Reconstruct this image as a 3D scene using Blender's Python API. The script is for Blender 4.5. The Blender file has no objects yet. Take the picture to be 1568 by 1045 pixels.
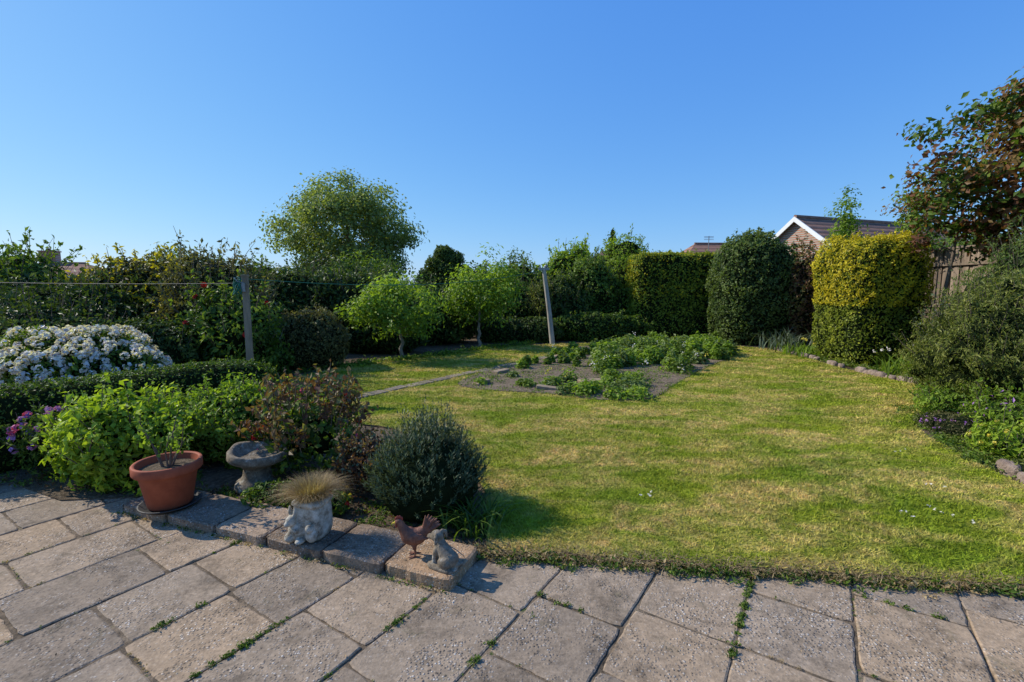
import bpy, math, numpy as np
from mathutils import Vector
R=np.random.default_rng(7)
S=bpy.context.scene
def rn(*a): return R.standard_normal(a)
def nrm(v): return v/np.maximum(np.linalg.norm(v,axis=-1,keepdims=True),1e-9)
def nz(p,seed=0):
    g=np.random.default_rng(seed+100); o=0
    for k in range(9):
        d=g.standard_normal(3); ph=g.random()*6.28; f=1 if k<5 else 2.1
        o=o+np.sin(p@d*f+ph)/(f**.7)
    return o/4.5
class MB:
    def __init__(s): s.V=[];s.F=[];s.M=[];s.L=[];s.S=[];s.n=0
    def add(s,v,f,m=0,lv=.5,smooth=False):
        v=np.asarray(v,float).reshape(-1,3); f=np.asarray(f,int)
        s.V.append(v);s.F.append(f+s.n);s.M.append(np.full(len(f),m));s.S.append(np.full(len(f),smooth))
        s.L.append(np.broadcast_to(np.asarray(lv,float),(len(v),)));s.n+=len(v)
    def build(s,name,mats,parent=None,loc=None,rotz=0):
        me=bpy.data.meshes.new(name); V=np.concatenate(s.V)
        cnt=np.concatenate([np.full(len(f),f.shape[1]) for f in s.F]); lo=np.concatenate([f.ravel() for f in s.F])
        me.vertices.add(len(V));me.vertices.foreach_set('co',V.astype(np.float32).ravel())
        me.loops.add(len(lo));me.loops.foreach_set('vertex_index',lo.astype(np.int32))
        me.polygons.add(len(cnt));st=np.concatenate([[0],np.cumsum(cnt)[:-1]])
        me.polygons.foreach_set('loop_start',st.astype(np.int32))
        for m in mats: me.materials.append(m)
        me.polygons.foreach_set('material_index',np.concatenate(s.M).astype(np.int32))
        me.polygons.foreach_set('use_smooth',np.concatenate(s.S).astype(bool))
        a=me.attributes.new('lv','FLOAT','POINT');a.data.foreach_set('value',np.concatenate(s.L).astype(np.float32))
        me.update(calc_edges=True)
        o=bpy.data.objects.new(name,me);S.collection.objects.link(o)
        if parent: o.parent=parent
        if loc is not None: o.location=loc
        o.rotation_euler=(0,0,rotz)
        return o
    def tube(s,pts,rad,n=6,mat=0,lv=.5,cap=True):
        pts=np.asarray(pts,float);k=len(pts);rad=np.broadcast_to(np.asarray(rad,float),(k,))
        t=nrm(np.gradient(pts,axis=0)); ref=np.array([0.13,.21,1.]) if abs(t[0,2])<.8 else np.array([1.,.2,.1])
        u=nrm(np.cross(t,ref));w=np.cross(t,u);a=np.arange(n)*2*math.pi/n
        v=pts[:,None]+rad[:,None,None]*(np.cos(a)[None,:,None]*u[:,None]+np.sin(a)[None,:,None]*w[:,None])
        i=np.arange(k-1)[:,None]*n;j=np.arange(n)[None];j2=(j+1)%n
        f=np.stack([i+j,i+j2,i+n+j2,i+n+j],-1).reshape(-1,4)
        s.add(v,f,mat,lv,True)
        if cap:
            s.add(v[-1],[list(range(n))],mat,lv); s.add(v[0],[list(range(n))[::-1]],mat,lv)
    def sell(s,c,r,mat=0,p=2,nu=20,nv=12,amp=0,freq=2,seed=0,rot=0,lv=.5,smooth=True):
        th=np.linspace(0,math.pi,nv+1)[1:-1];ph=np.arange(nu)*2*math.pi/nu
        d=np.concatenate([[[0,0,1]],np.stack([np.outer(np.sin(th),np.cos(ph)),np.outer(np.sin(th),np.sin(ph)),np.outer(np.cos(th),np.ones(nu))],-1).reshape(-1,3),[[0,0,-1]]])
        v=sshape(d,c,r,p,amp,freq,seed,rot)[0]
        f=[];q=[]
        for i in range(nv-2):
            for j in range(nu):
                a=1+i*nu+j;b=1+i*nu+(j+1)%nu;q.append([a,a+nu,b+nu,b])
        last=len(d)-1
        for j in range(nu):
            f.append([0,1+j,1+(j+1)%nu]);f.append([last,last-nu+(j+1)%nu,last-nu+j])
        base=s.n; s.add(v,q,mat,lv,smooth)
        s.V.append(np.zeros((0,3)));s.L.append(np.zeros(0));s.F.append(np.array(f)+base);s.M.append(np.full(len(f),mat));s.S.append(np.full(len(f),smooth))
    def chain(s,pts,rad,mat=0):
        pts=np.asarray(pts,float)
        for a,b,ra,rb in zip(pts[:-1],pts[1:],rad[:-1],rad[1:]):
            k=max(2,int(np.linalg.norm(b-a)/(.35*min(ra,rb)))+1)
            for t in np.linspace(0,1,k):
                rr=ra+(rb-ra)*t; s.sell(a+(b-a)*t,(rr,)*3,mat,nu=10,nv=8)
    def box(s,c,d,mat=0,rot=0,lv=.5,taper=1.):
        x,y,z=np.array(d)/2.
        v=np.array([[-x,-y,-z],[x,-y,-z],[x,y,-z],[-x,y,-z],[-x*taper,-y*taper,z],[x*taper,-y*taper,z],[x*taper,y*taper,z],[-x*taper,y*taper,z]])
        v=rz(v,rot)+np.array(c)
        s.add(v,[[0,3,2,1],[4,5,6,7],[0,1,5,4],[1,2,6,5],[2,3,7,6],[3,0,4,7]],mat,lv)
    def lathe(s,prof,c,mat=0,n=40,smooth=True,amp=0,lv=.5):
        prof=np.array(prof,float);k=len(prof);a=np.arange(n)*2*math.pi/n
        v=np.stack([np.outer(prof[:,0],np.cos(a)),np.outer(prof[:,0],np.sin(a)),np.outer(prof[:,1],np.ones(n))],-1)
        if amp: v=v*(1+amp*nz(v.reshape(-1,3)*14,5).reshape(k,n,1)*np.array([1,1,.3]))
        i=np.arange(k-1)[:,None]*n;j=np.arange(n)[None];j2=(j+1)%n
        f=np.stack([i+j,i+j2,i+n+j2,i+n+j],-1).reshape(-1,4)
        s.add(v.reshape(-1,3)+np.array(c),f,mat,lv,smooth)
    def prism(s,poly,z0,z1,mat=0,side=None,lv=.5):
        n=len(poly);p=np.array(poly,float)
        top=np.c_[p,np.full(n,z1)];bot=np.c_[p,np.full(n,z0)]
        s.add(top,[list(range(n))],mat,lv)
        i=np.arange(n);j=(i+1)%n
        s.add(np.r_[bot,top],np.stack([i,j,j+n,i+n],-1),mat if side is None else side,lv)
def rz(v,a):
    c,s_=math.cos(a),math.sin(a);v=np.asarray(v,float);o=v.copy();o[...,0]=v[...,0]*c-v[...,1]*s_;o[...,1]=v[...,0]*s_+v[...,1]*c;return o
def sshape(d,c,r,p,amp,freq,seed,rot,bil=True):
    r=np.array(r,float);rad=(np.abs(d)**p).sum(-1)**(-1/p)
    q=d*rad[:,None]
    if amp: 
        x=nz(q*r/np.max(r)*freq*1.6,seed); y=nz(q*r/np.max(r)*freq*.7,seed+5)
        disp=1+amp*(1.6*np.abs(x)-.6+.6*y)
    else: x=np.zeros(len(d));disp=1
    P=q*r*(disp[:,None] if amp else 1)
    N=nrm(np.sign(d)*np.abs(d)**(p-1)/r)
    return rz(P,rot)+np.array(c),rz(N,rot),x
def leaves(mb,P,N,size,asp=.5,mat=0,lv=.5,jit=.6,up=.4,fold=.12,smin=.55):
    n=len(P);N=nrm(N+jit*rn(n,3));A=rn(n,3)+np.array([0,0,up]);L=nrm(A-(A*N).sum(-1,keepdims=True)*N);W=np.cross(L,N)
    s=(size*(smin+(1-smin)*2*R.random(n)))[:,None];w=s*asp*.5
    v=np.stack([P-L*s*.45,P+W*w+N*s*fold,P+L*s*.55,P-W*w+N*s*fold],1)
    f=np.arange(n*4).reshape(n,4)
    mb.add(v,f,mat,np.repeat(np.broadcast_to(lv,(n,)),4))
def ribbons(mb,B,L,out,width,mat=0,lv=.5,droop=.5,K=4,az=None):
    n=len(B);az=R.random(n)*6.283 if az is None else az
    d=np.stack([np.cos(az),np.sin(az),0*az],-1);w=np.stack([-np.sin(az),np.cos(az),0*az],-1)
    t=np.linspace(0,1,K)
    L=np.broadcast_to(L,(n,));out=np.broadcast_to(out,(n,))
    pos=B[:,None]+d[:,None]*(L*out)[:,None,None]*(t**1.5)[None,:,None]+np.array([0,0,1])*(L[:,None]*(t-droop*out[:,None]*t**2.5))[...,None]
    ww=width*(1-t**2*.93)*.5
    v=np.stack([pos-w[:,None]*ww[None,:,None],pos+w[:,None]*ww[None,:,None]],2).reshape(-1,3)
    i=(np.arange(n)*K*2)[:,None]+(np.arange(K-1)*2)[None]
    f=np.stack([i,i+1,i+3,i+2],-1).reshape(-1,4)
    mb.add(v,f,mat,np.repeat(np.broadcast_to(lv,(n,)),K*2))
# ---------- materials
def M(name):
    m=bpy.data.materials.new(name);m.use_nodes=True;nt=m.node_tree;nt.nodes.clear();return m,nt,nt.nodes,nt.links
def out(nt,sh):
    o=nt.nodes.new('ShaderNodeOutputMaterial');nt.links.new(sh,o.inputs[0]);return o
def ramp(nt,fac,stops,interp='LINEAR'):
    r=nt.nodes.new('ShaderNodeValToRGB');e=r.color_ramp.elements;r.color_ramp.interpolation=interp
    while len(e)<len(stops): e.new(.5)
    for k,(p,c) in enumerate(stops): e[k].position=p;e[k].color=(*c,1) if len(c)==3 else c
    nt.links.new(fac,r.inputs[0]);return r.outputs[0]
def g(x): return (x,x,x)
def noise(nt,sc,det=4,rough=.55,vec=None,dist=0):
    n=nt.nodes.new('ShaderNodeTexNoise');n.inputs['Scale'].default_value=sc;n.inputs['Detail'].default_value=det;n.inputs['Roughness'].default_value=rough;n.inputs['Distortion'].default_value=dist
    if vec is not None: nt.links.new(vec,n.inputs['Vector'])
    return n.outputs['Fac']
def pos(nt,scale=None,rot=0):
    n=nt.nodes.new('ShaderNodeNewGeometry').outputs['Position']
    if scale:
        m=nt.nodes.new('ShaderNodeMapping');m.inputs['Scale'].default_value=scale;m.inputs['Rotation'].default_value=(0,0,rot);nt.links.new(n,m.inputs[0]);return m.outputs[0]
    return n
def mix(nt,f,a,b,mode='MIX'):
    n=nt.nodes.new('ShaderNodeMix');n.data_type='RGBA';n.blend_type=mode
    for sock,val in ((n.inputs[0],f),(n.inputs[6],a),(n.inputs[7],b)):
        if hasattr(val,'is_linked'): nt.links.new(val,sock)
        elif isinstance(val,(int,float)): sock.default_value=val
        else: sock.default_value=(*val,1)
    return n.outputs[2]
def attr(nt,n='lv'):
    a=nt.nodes.new('ShaderNodeAttribute');a.attribute_name=n;return a.outputs['Fac']
def prin(nt,col,rough=.8,spec=.3,bump=None,bs=.5,bd=.01,metal=0):
    p=nt.nodes.new('ShaderNodeBsdfPrincipled')
    if hasattr(col,'is_linked'): nt.links.new(col,p.inputs['Base Color'])
    else: p.inputs['Base Color'].default_value=(*col,1)
    p.inputs['Roughness'].default_value=rough;p.inputs['Specular IOR Level'].default_value=spec;p.inputs['Metallic'].default_value=metal
    if bump is not None:
        b=nt.nodes.new('ShaderNodeBump');b.inputs['Strength'].default_value=bs;b.inputs['Distance'].default_value=bd
        nt.links.new(bump,b.inputs['Height']);nt.links.new(b.outputs[0],p.inputs['Normal'])
    return p.outputs[0]
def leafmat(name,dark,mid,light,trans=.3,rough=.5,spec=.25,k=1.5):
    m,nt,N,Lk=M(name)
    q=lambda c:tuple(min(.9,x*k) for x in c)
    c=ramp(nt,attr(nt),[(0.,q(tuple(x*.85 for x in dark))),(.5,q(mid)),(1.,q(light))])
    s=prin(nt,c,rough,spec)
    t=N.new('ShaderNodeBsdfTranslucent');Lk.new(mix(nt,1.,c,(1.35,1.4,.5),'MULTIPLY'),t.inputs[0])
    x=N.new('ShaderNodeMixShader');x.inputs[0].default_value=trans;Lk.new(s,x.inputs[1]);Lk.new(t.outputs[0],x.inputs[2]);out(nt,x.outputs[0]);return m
def simple(name,c1,c2,sc=8,rough=.8,bs=.4,bd=.01,spec=.3,scale=None,metal=0):
    m,nt,N,Lk=M(name);p=pos(nt,scale);n=noise(nt,sc,6,.65,p)
    out(nt,prin(nt,ramp(nt,n,[(.3,c1),(.7,c2)]),rough,spec,noise(nt,sc*4,4,.6,p),bs,bd,metal));return m
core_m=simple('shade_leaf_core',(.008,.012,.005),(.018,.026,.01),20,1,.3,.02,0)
bark=simple('bark',(.09,.065,.045),(.2,.155,.115),14,.9,.8,.02,scale=(1,1,.25))
barkg=simple('pale_bark',(.15,.13,.10),(.3,.27,.22),14,.9,.8,.02,scale=(1,1,.25))
G_dark=leafmat('leaf_dark_green',(.010,.020,.006),(.034,.058,.012),(.095,.125,.026))
G_mid=leafmat('leaf_mid_green',(.022,.043,.008),(.063,.105,.014),(.14,.19,.028),.35)
G_light=leafmat('leaf_light_green',(.04,.075,.011),(.115,.178,.020),(.22,.29,.04),.45)
G_lime=leafmat('leaf_lime',(.07,.11,.012),(.19,.27,.022),(.34,.41,.045),.4,k=1.35)
G_gold=leafmat('leaf_golden_conifer',(.12,.11,.008),(.36,.30,.014),(.58,.47,.03),.3,k=1.35)
G_goldb=leafmat('leaf_golden_hedge',(.05,.08,.010),(.155,.195,.018),(.29,.31,.035),.3,k=1.4)
G_goldc=leafmat('leaf_golden_conifer_body',(.05,.08,.010),(.16,.19,.018),(.31,.31,.035),.3,k=1.4)
G_grey=leafmat('leaf_grey_green',(.022,.035,.018),(.06,.083,.046),(.14,.165,.10),.2)
G_lav=leafmat('leaf_lavender_green',(.012,.022,.009),(.042,.062,.028),(.12,.145,.07),.2)
G_sage=leafmat('leaf_dull_green',(.03,.05,.016),(.08,.118,.030),(.16,.195,.055),.35)
G_tree=leafmat('leaf_spring_green',(.045,.062,.018),(.115,.148,.040),(.21,.24,.075),.42,k=1.6)
G_olive=leafmat('leaf_olive',(.035,.047,.010),(.105,.125,.024),(.21,.21,.05),.3)
G_red=leafmat('leaf_reddish',(.035,.022,.012),(.11,.05,.028),(.15,.14,.04),.35)
G_cop=leafmat('leaf_copper',(.045,.022,.012),(.145,.062,.03),(.19,.14,.045),.45)
G_brown=leafmat('leaf_brownish',(.03,.028,.012),(.08,.078,.026),(.17,.155,.055),.3)
White=leafmat('petal_white',(.42,.32,.33),(.76,.67,.65),(.87,.82,.80),.3,k=1)
Pink=leafmat('petal_pink',(.45,.03,.10),(.6,.06,.2),(.7,.2,.4),.3,k=1)
RedP=leafmat('petal_red',(.3,.01,.01),(.5,.02,.02),(.65,.06,.04),.3,k=1)
Purple=leafmat('petal_purple',(.2,.08,.3),(.4,.16,.5),(.55,.3,.6),.3,k=1)
Yel=leafmat('petal_yellow',(.5,.35,.02),(.7,.55,.05),(.8,.7,.2),.3,k=1)
Tan=leafmat('dry_grass',(.2,.13,.06),(.38,.27,.13),(.55,.42,.22),.3,k=1)
Dead=leafmat('dead_leaf',(.12,.06,.03),(.25,.14,.07),(.4,.28,.15),.1,k=1)

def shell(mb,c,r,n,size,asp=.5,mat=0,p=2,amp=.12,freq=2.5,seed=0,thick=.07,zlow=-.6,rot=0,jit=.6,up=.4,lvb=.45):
    d=nrm(rn(int(n*1.6),3));d=d[d[:,2]>zlow][:n]
    P,N,x=sshape(d,c,r,p,amp,freq,seed,rot)
    C=np.array(c);k=1-thick*np.abs(rn(len(P)))[:,None];P=C+(P-C)*k
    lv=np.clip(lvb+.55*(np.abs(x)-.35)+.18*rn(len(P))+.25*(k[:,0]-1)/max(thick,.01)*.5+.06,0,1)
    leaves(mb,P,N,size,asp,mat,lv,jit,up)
def shoots(mb,c,r,n,length,size,asp,mat,smat,p=2,amp=.12,freq=2.5,seed=0,rot=0,zlow=.0,upb=1.2,per=9,lvb=.6):
    d=nrm(rn(n*4,3));d=d[d[:,2]>zlow][:n]
    P,N,_=sshape(d,c,r,p,amp,freq,seed,rot);D=nrm(N+np.array([0,0,upb])+.35*rn(len(P),3))
    ln=length*(.4+.9*R.random(len(P)))
    Q=[];NN=[]
    for a,dd,l in zip(P,D,ln):
        s0=a-dd*l*.3;e=a+dd*l
        mb.tube([s0,(s0+e)/2+.04*l*rn(3),e],[size*.08,size*.06,size*.03],4,smat,cap=False)
        t=R.random((per,1));Q.append(s0+(e-s0)*(.25+.78*t)+rn(per,3)*size*.35);NN.append(dd+rn(per,3))
    Q=np.concatenate(Q);NN=nrm(np.concatenate(NN));leaves(mb,Q,NN,size,asp,mat,np.clip(lvb+.2*rn(len(Q)),0,1),.4,.8)
def flowers(mb,c,r,n,cr,per,size,mat,p=2,amp=.12,freq=2.5,seed=0,rot=0,zlow=0,outw=1.02):
    d=nrm(rn(n*4,3));d=d[d[:,2]>zlow][:n];P,N,_=sshape(d,c,r,p,amp,freq,seed,rot)
    P=np.array(c)+(P-np.array(c))*outw
    dd=nrm(rn(len(P)*per,3)+np.repeat(N,per,0)*.6);Q=np.repeat(P,per,0)+dd*cr
    leaves(mb,Q,dd,size,.9,mat,np.clip(.6+.25*rn(len(Q)),0,1),.3,.1)
def shrub(name,x,y,h,rx,ry,n,size,mat,asp=.5,p=2,amp=.14,freq=2.5,cz=.42,rot=0,sh=None,fl=None,seed=None,core=.86,z0=.02,zlow=-.75,thick=.07,jit=.6,up=.4,lvb=.45,mat2=None,n2=0,size2=None):
    seed=int(abs(x*13+y*7))+len(name) if seed is None else seed
    mb=MB();c=(x,y,z0+h*cz);r=(rx,ry,h*(1-cz))
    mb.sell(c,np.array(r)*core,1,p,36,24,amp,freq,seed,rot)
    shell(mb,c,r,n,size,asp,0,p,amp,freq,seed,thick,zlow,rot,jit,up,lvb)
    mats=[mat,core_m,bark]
    if mat2: mats.append(mat2);shell(mb,c,np.array(r)*1.015,n2,size2 or size,asp,3,p,amp,freq,seed,thick*.5,0,rot,jit,up,.6)
    if sh: shoots(mb,c,r,sh[0],sh[1],size,asp,3 if (mat2 and len(sh)>2) else 0,2,p,amp,freq,seed,rot)
    if fl:
        for q in fl:
            mats.append(q[0]);flowers(mb,c,r,q[1],q[2],q[3],q[4],len(mats)-1,p,amp,freq,seed,rot,q[5] if len(q)>5 else 0)
    return mb.build(name,mats)
def tree(name,base,th,cc,cr,nc,per,clr,size,mat,tr=.06,bk=None,asp=.55,inner=.35,lean=(0,0),lvb=.5,flat=.7,amp=.15,seed=3,mat2=None,f2=.3,thin=1.,zlow=-1):
    mb=MB();b=np.array([*base,0.]) if len(base)==2 else np.array(base,float);cc=np.array(cc,float);cr=np.array(cr,float)
    top=np.array([b[0]+lean[0],b[1]+lean[1],b[2]+th])
    tp=[b+(top-b)*t+np.r_[rn(2)*tr*.4,0]*(0<t<1) for t in np.linspace(0,1,6)]
    mb.tube(tp,[tr*(1.35 if i==0 else 1-.06*i) for i in range(6)],9,0)
    axis=[top+(cc+[0,0,cr[2]*.45]-top)*t for t in np.linspace(0,1,6)]
    mb.tube(axis,np.linspace(tr*.75,tr*.2,6),7,0)
    nodes=[(a,tr*.6*(1-.12*i)) for i,a in enumerate(axis)]+[(tp[-1],tr*.7)]
    d=nrm(rn(nc*3,3));d=d[d[:,2]>zlow][:nc];rad=(inner+(1-inner)*R.random(len(d))**.45)
    T=cc+d*cr*rad[:,None]*(1+amp*nz(d*2.2,seed))[:,None]
    o=np.argsort(np.linalg.norm((T-top),axis=1))
    T=T[o]
    for t in T:
        A=np.array([q[0] for q in nodes]);k=np.linalg.norm(A-t,axis=1)+np.maximum(0,A[:,2]-t[2]+.0)*1.2
        i=np.argmin(k);a,ra=nodes[i];rr=max(ra*.72,tr*.05*thin)
        m=(a+t)/2+np.array([0,0,.06])*np.linalg.norm(t-a)+rn(3)*.05*np.linalg.norm(t-a)
        mb.tube([a,m,t],[rr*.8,rr*.65,rr*.4],5,0,cap=False);nodes.append((m,rr*.7));nodes.append((t,rr*.5))
    n=len(T);Q=np.repeat(T,per,0)+rn(n*per,3)*clr*np.array([1,1,flat]);N=nrm(Q-np.repeat(T,per,0))*.6+nrm(Q-cc)*.5+np.array([0,0,.6])
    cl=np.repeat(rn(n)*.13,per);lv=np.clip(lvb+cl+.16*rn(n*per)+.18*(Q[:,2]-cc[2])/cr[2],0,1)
    if mat2:
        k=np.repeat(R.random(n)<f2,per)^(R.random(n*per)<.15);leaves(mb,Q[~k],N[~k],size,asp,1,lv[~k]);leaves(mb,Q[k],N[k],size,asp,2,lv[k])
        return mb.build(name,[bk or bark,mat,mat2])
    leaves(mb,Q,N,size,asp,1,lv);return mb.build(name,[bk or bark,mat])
def inpoly(P,poly):
    x,y=P[:,0],P[:,1];c=np.zeros(len(P),bool);n=len(poly)
    for i in range(n):
        x1,y1=poly[i];x2,y2=poly[(i+1)%n]
        k=((y1>y)!=(y2>y))&(x<(x2-x1)*(y-y1)/(y2-y1+1e-12)+x1);c^=k
    return c
def chaikin(P,it=2):
    P=np.array(P,float)
    for _ in range(it):
        Q=np.roll(P,-1,0);P=np.stack([P*.75+Q*.25,P*.25+Q*.75],1).reshape(-1,2)
    return [tuple(q) for q in P]
# ---------- ground, soil, lawn
m,nt,N_,L_=M('open_ground');p=pos(nt)
out(nt,prin(nt,ramp(nt,noise(nt,.4,6,.6,p),[(.3,(.05,.07,.02)),(.7,(.12,.13,.05))]),.95,.1,noise(nt,6,4,.6,p),.5,.05));GR=m
mb=MB();mb.add([[-900,-900,-.08],[900,-900,-.08],[900,900,-.08],[-900,900,-.08]],[[0,1,2,3]]);mb.build('ground',[GR])
def soilmat(name,k):
    m,nt,N_,L_=M(name);p=pos(nt);n1=noise(nt,5,8,.7,p);n2=noise(nt,38,5,.7,p)
    out(nt,prin(nt,mix(nt,ramp(nt,n2,[(.45,g(0.)),(.7,g(1.))]),ramp(nt,n1,[(.3,(.055*k,.04*k,.024*k)),(.7,(.17*k,.125*k,.08*k))]),(.26*k,.20*k,.135*k)),.95,.1,n2,1,.03));return m
SOIL=soilmat('bed_soil',1.);DRY=soilmat('dry_soil',1.45)
mb=MB();soil=[(-.2,2.70),(-.5,2.72),(-2.8,3.5),(-3.4,3.44),(-4.3,3.86),(-8,4.7),(-16,7),(-16,22),(14,22),(14,1.5),(4.6,1.5),(4.2,2.3)]
mb.prism(soil,-.07,.012);mb.build('garden_bed_soil',[SOIL])
LAWN=[(-.15,2.73),(.6,2.64),(1.38,2.54),(2.72,2.38),(4.35,2.15),(4.2,3.0),(4.08,3.65),(4.2,4.2),(4.36,4.8),(4.62,5.35),(4.97,5.75),(5.4,6.12),(5.95,6.5),(6.5,7.1),(6.62,7.6),(6.45,8.3),(6.44,9.18),(6.6,10.5),(6.6,12.1),(5.86,13.05),(4.5,13.6),(3,13.6),(1.2,13.3),(-.83,12.35),(-2.66,10.44),(-3.53,8.96),(-4.1,7.9),(-4.7,7.2),(-4.4,6.7),(-3.0,5.95),(-2.5,5.9),(-1.88,5.47),(-1.35,5.22),(-.5,4.5),(-.2,3.53)]
def subd(poly,jit=.02,step=.15,closed=True):
    o=[];P=np.array(poly,float);n=len(P)
    for i in range(n if closed else n-1):
        a=P[i];b=P[(i+1)%n];k=max(1,int(np.linalg.norm(b-a)/step))
        for t in range(k): o.append(a+(b-a)*t/k+rn(2)*jit*(1 if t else .3))
    return [tuple(q) for q in o]
LAWN=subd(LAWN,.012)
VEG=chaikin([(-1.05,7.65),(-.3,9.3),(1.15,11.15),(1.9,13.1),(5.7,13.1),(5.35,11.15),(3.65,9.1),(2.55,7.5),(2.0,6.55),(1.2,6.5),(.5,7.0),(-.4,7.15)],3)
m,nt,N_,L_=M('lawn_grass');p=pos(nt,(1,1.0,.0));p2=pos(nt,(.7,1.5,0),.2)
a=ramp(nt,noise(nt,1.5,7,.66,p2,.6),[(.42,g(.02)),(.60,g(1.))]);b=ramp(nt,noise(nt,8,6,.75,p),[(.36,g(.15)),(.60,g(1.))])
fac=mix(nt,1.,a,b,'MULTIPLY')
gv=ramp(nt,noise(nt,.9,5,.65,p),[(.3,(.185,.275,.017)),(.7,(.36,.395,.028))])
col=mix(nt,fac,gv,(.76,.54,.19))
dk=ramp(nt,noise(nt,4.5,6,.7,p,.3),[(.32,g(.72)),(.58,g(1.08))]);col=mix(nt,1.,col,dk,'MULTIPLY')
col=mix(nt,1.,col,ramp(nt,attr(nt),[(0.,g(.6)),(1.,g(1.35))]),'MULTIPLY')
s=prin(nt,col,.75,.12,noise(nt,90,3,.6,p),.5,.012);t=N_.new('ShaderNodeBsdfTranslucent');L_.new(col,t.inputs[0])
x=N_.new('ShaderNodeMixShader');x.inputs[0].default_value=.3;L_.new(s,x.inputs[1]);L_.new(t.outputs[0],x.inputs[2]);out(nt,x.outputs[0]);GRASS=m
mb=MB();mb.prism(LAWN,-.05,.034,0,1,.40)
P=np.c_[R.uniform(-5,7,2600000),R.uniform(2.1,13.8,2600000)]
d=np.hypot(P[:,0],P[:,1]);k=R.random(len(P))<np.clip((3.2/d)**1.8,0.03,1)*.5
P=P[k];d=d[k];k=inpoly(P,LAWN)&~inpoly(P,VEG);P=P[k];d=d[k];n=len(P)
hh=(.009+.014*R.random(n))*(1+.3*nz(np.c_[P*2,P[:,0]*0],9))+.0008*d;ww=.0016+.0010*d
az=R.random(n)*6.28;W=np.c_[np.cos(az),np.sin(az),0*az]*ww[:,None];B=np.c_[P,np.full(n,.032)]
tip=B+np.c_[rn(n,2)*.8*hh[:,None],hh];v=np.stack([B-W,B+W,tip],1)
mb.add(v,np.arange(n*3).reshape(n,3),0,np.repeat(np.clip(.55+.27*rn(n),0,1),3));mb.build('lawn',[GRASS,SOIL])
# ---------- patio slabs
def slabmat(name,base1,base2,wet=1.):
    m,nt,N,L=M(name);p=pos(nt)
    n1=noise(nt,1.1,7,.7,p,.4);n2=noise(nt,11,6,.7,p)
    c=ramp(nt,n1,[(.32,base1),(.5,tuple((np.array(base1)+np.array(base2))/2*np.array([1.0,.97,.92]))),(.68,base2)])
    c=mix(nt,ramp(nt,n2,[(.35,g(.0)),(.75,g(.65))]),c,(.16,.125,.09))
    v=N.new('ShaderNodeTexVoronoi');v.inputs['Scale'].default_value=75;L.new(p,v.inputs['Vector'])
    sp=ramp(nt,v.outputs['Color'],[(0.,(.06,.048,.04)),(.42,(.20,.16,.125)),(.6,(.36,.30,.24)),(.85,(.66,.60,.52))])
    edge=ramp(nt,v.outputs['Distance'],[(.28,g(1.)),(.5,g(0.))])
    mask=ramp(nt,noise(nt,2.2,7,.8,p,.6),[(.45,g(.12)),(.57,g(1.))])
    pm=mix(nt,1.,mask,edge,'MULTIPLY')
    c=mix(nt,pm,c,sp)
    st=ramp(nt,noise(nt,3.3,8,.8,p,.3),[(.30,g(.36)),(.5,g(1.))]);c=mix(nt,1.,c,st,'MULTIPLY')
    lic=ramp(nt,noise(nt,16,7,.8,p),[(.62,g(0.)),(.67,g(.5))]);c=mix(nt,lic,c,(.46,.43,.36))
    mo=ramp(nt,noise(nt,5.5,7,.75,p,.5),[(.58,g(0.)),(.70,g(.5))]);c=mix(nt,mo,c,(.11,.105,.05))
    c=mix(nt,1.,c,ramp(nt,noise(nt,45,4,.7,p),[(.3,g(.72)),(.7,g(1.2))]),'MULTIPLY')
    c=mix(nt,1.,c,ramp(nt,attr(nt),[(0.,(.74,.75,.77)),(.5,g(1.)),(1.,(1.22,1.12,.98))]),'MULTIPLY')
    h=mix(nt,.5,n2,pm)
    out(nt,prin(nt,c,.88,.15,h,.8,.008));return m
SLAB=slabmat('weathered_paving',(.315,.245,.175),(.44,.335,.235))
U=np.array([.836,-.548]);V=np.array([.548,.836])
def slab(mb,corners,z,th,lv,bev=.008,tilt=.003,matn=0,rough=.0025,corner=.006):
    C=np.array(corners,float);pts=[]
    for i in range(4):
        a=C[i];b=C[(i+1)%4];L=np.linalg.norm(b-a);q=np.array([-(b-a)[1],(b-a)[0]])/L
        for t in (0.02,.1,.18,.26,.34,.42,.5,.58,.66,.74,.82,.9,.98): pts.append(a+(b-a)*t+q*(abs(R.standard_normal())*rough+(corner if t in(.02,.98) else 0)))
    pts=np.array(pts);n=len(pts);c=pts.mean(0);tl=rn(2)*tilt
    zz=z+(pts-c)@tl+R.standard_normal()*.0015
    inn=c+(pts-c)*(1-bev/np.linalg.norm(pts-c,axis=1,keepdims=True)*1.3)
    i=np.arange(n);j=(i+1)%n
    v=np.r_[np.c_[pts,zz-th],np.c_[pts,zz-bev*.6],np.c_[inn,zz]]
    f=np.r_[np.stack([i,j,j+n,i+n],-1),np.stack([i+n,j+n,j+2*n,i+2*n],-1)]
    b0=mb.n;mb.add(v,f,matn,lv);mb.V.append(np.zeros((0,3)));mb.L.append(np.zeros(0));mb.F.append((np.arange(n)+2*n+b0)[None]);mb.M.append([matn]);mb.S.append([False])
mb=MB();u=-1.17-.46*18
joints=[]
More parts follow.
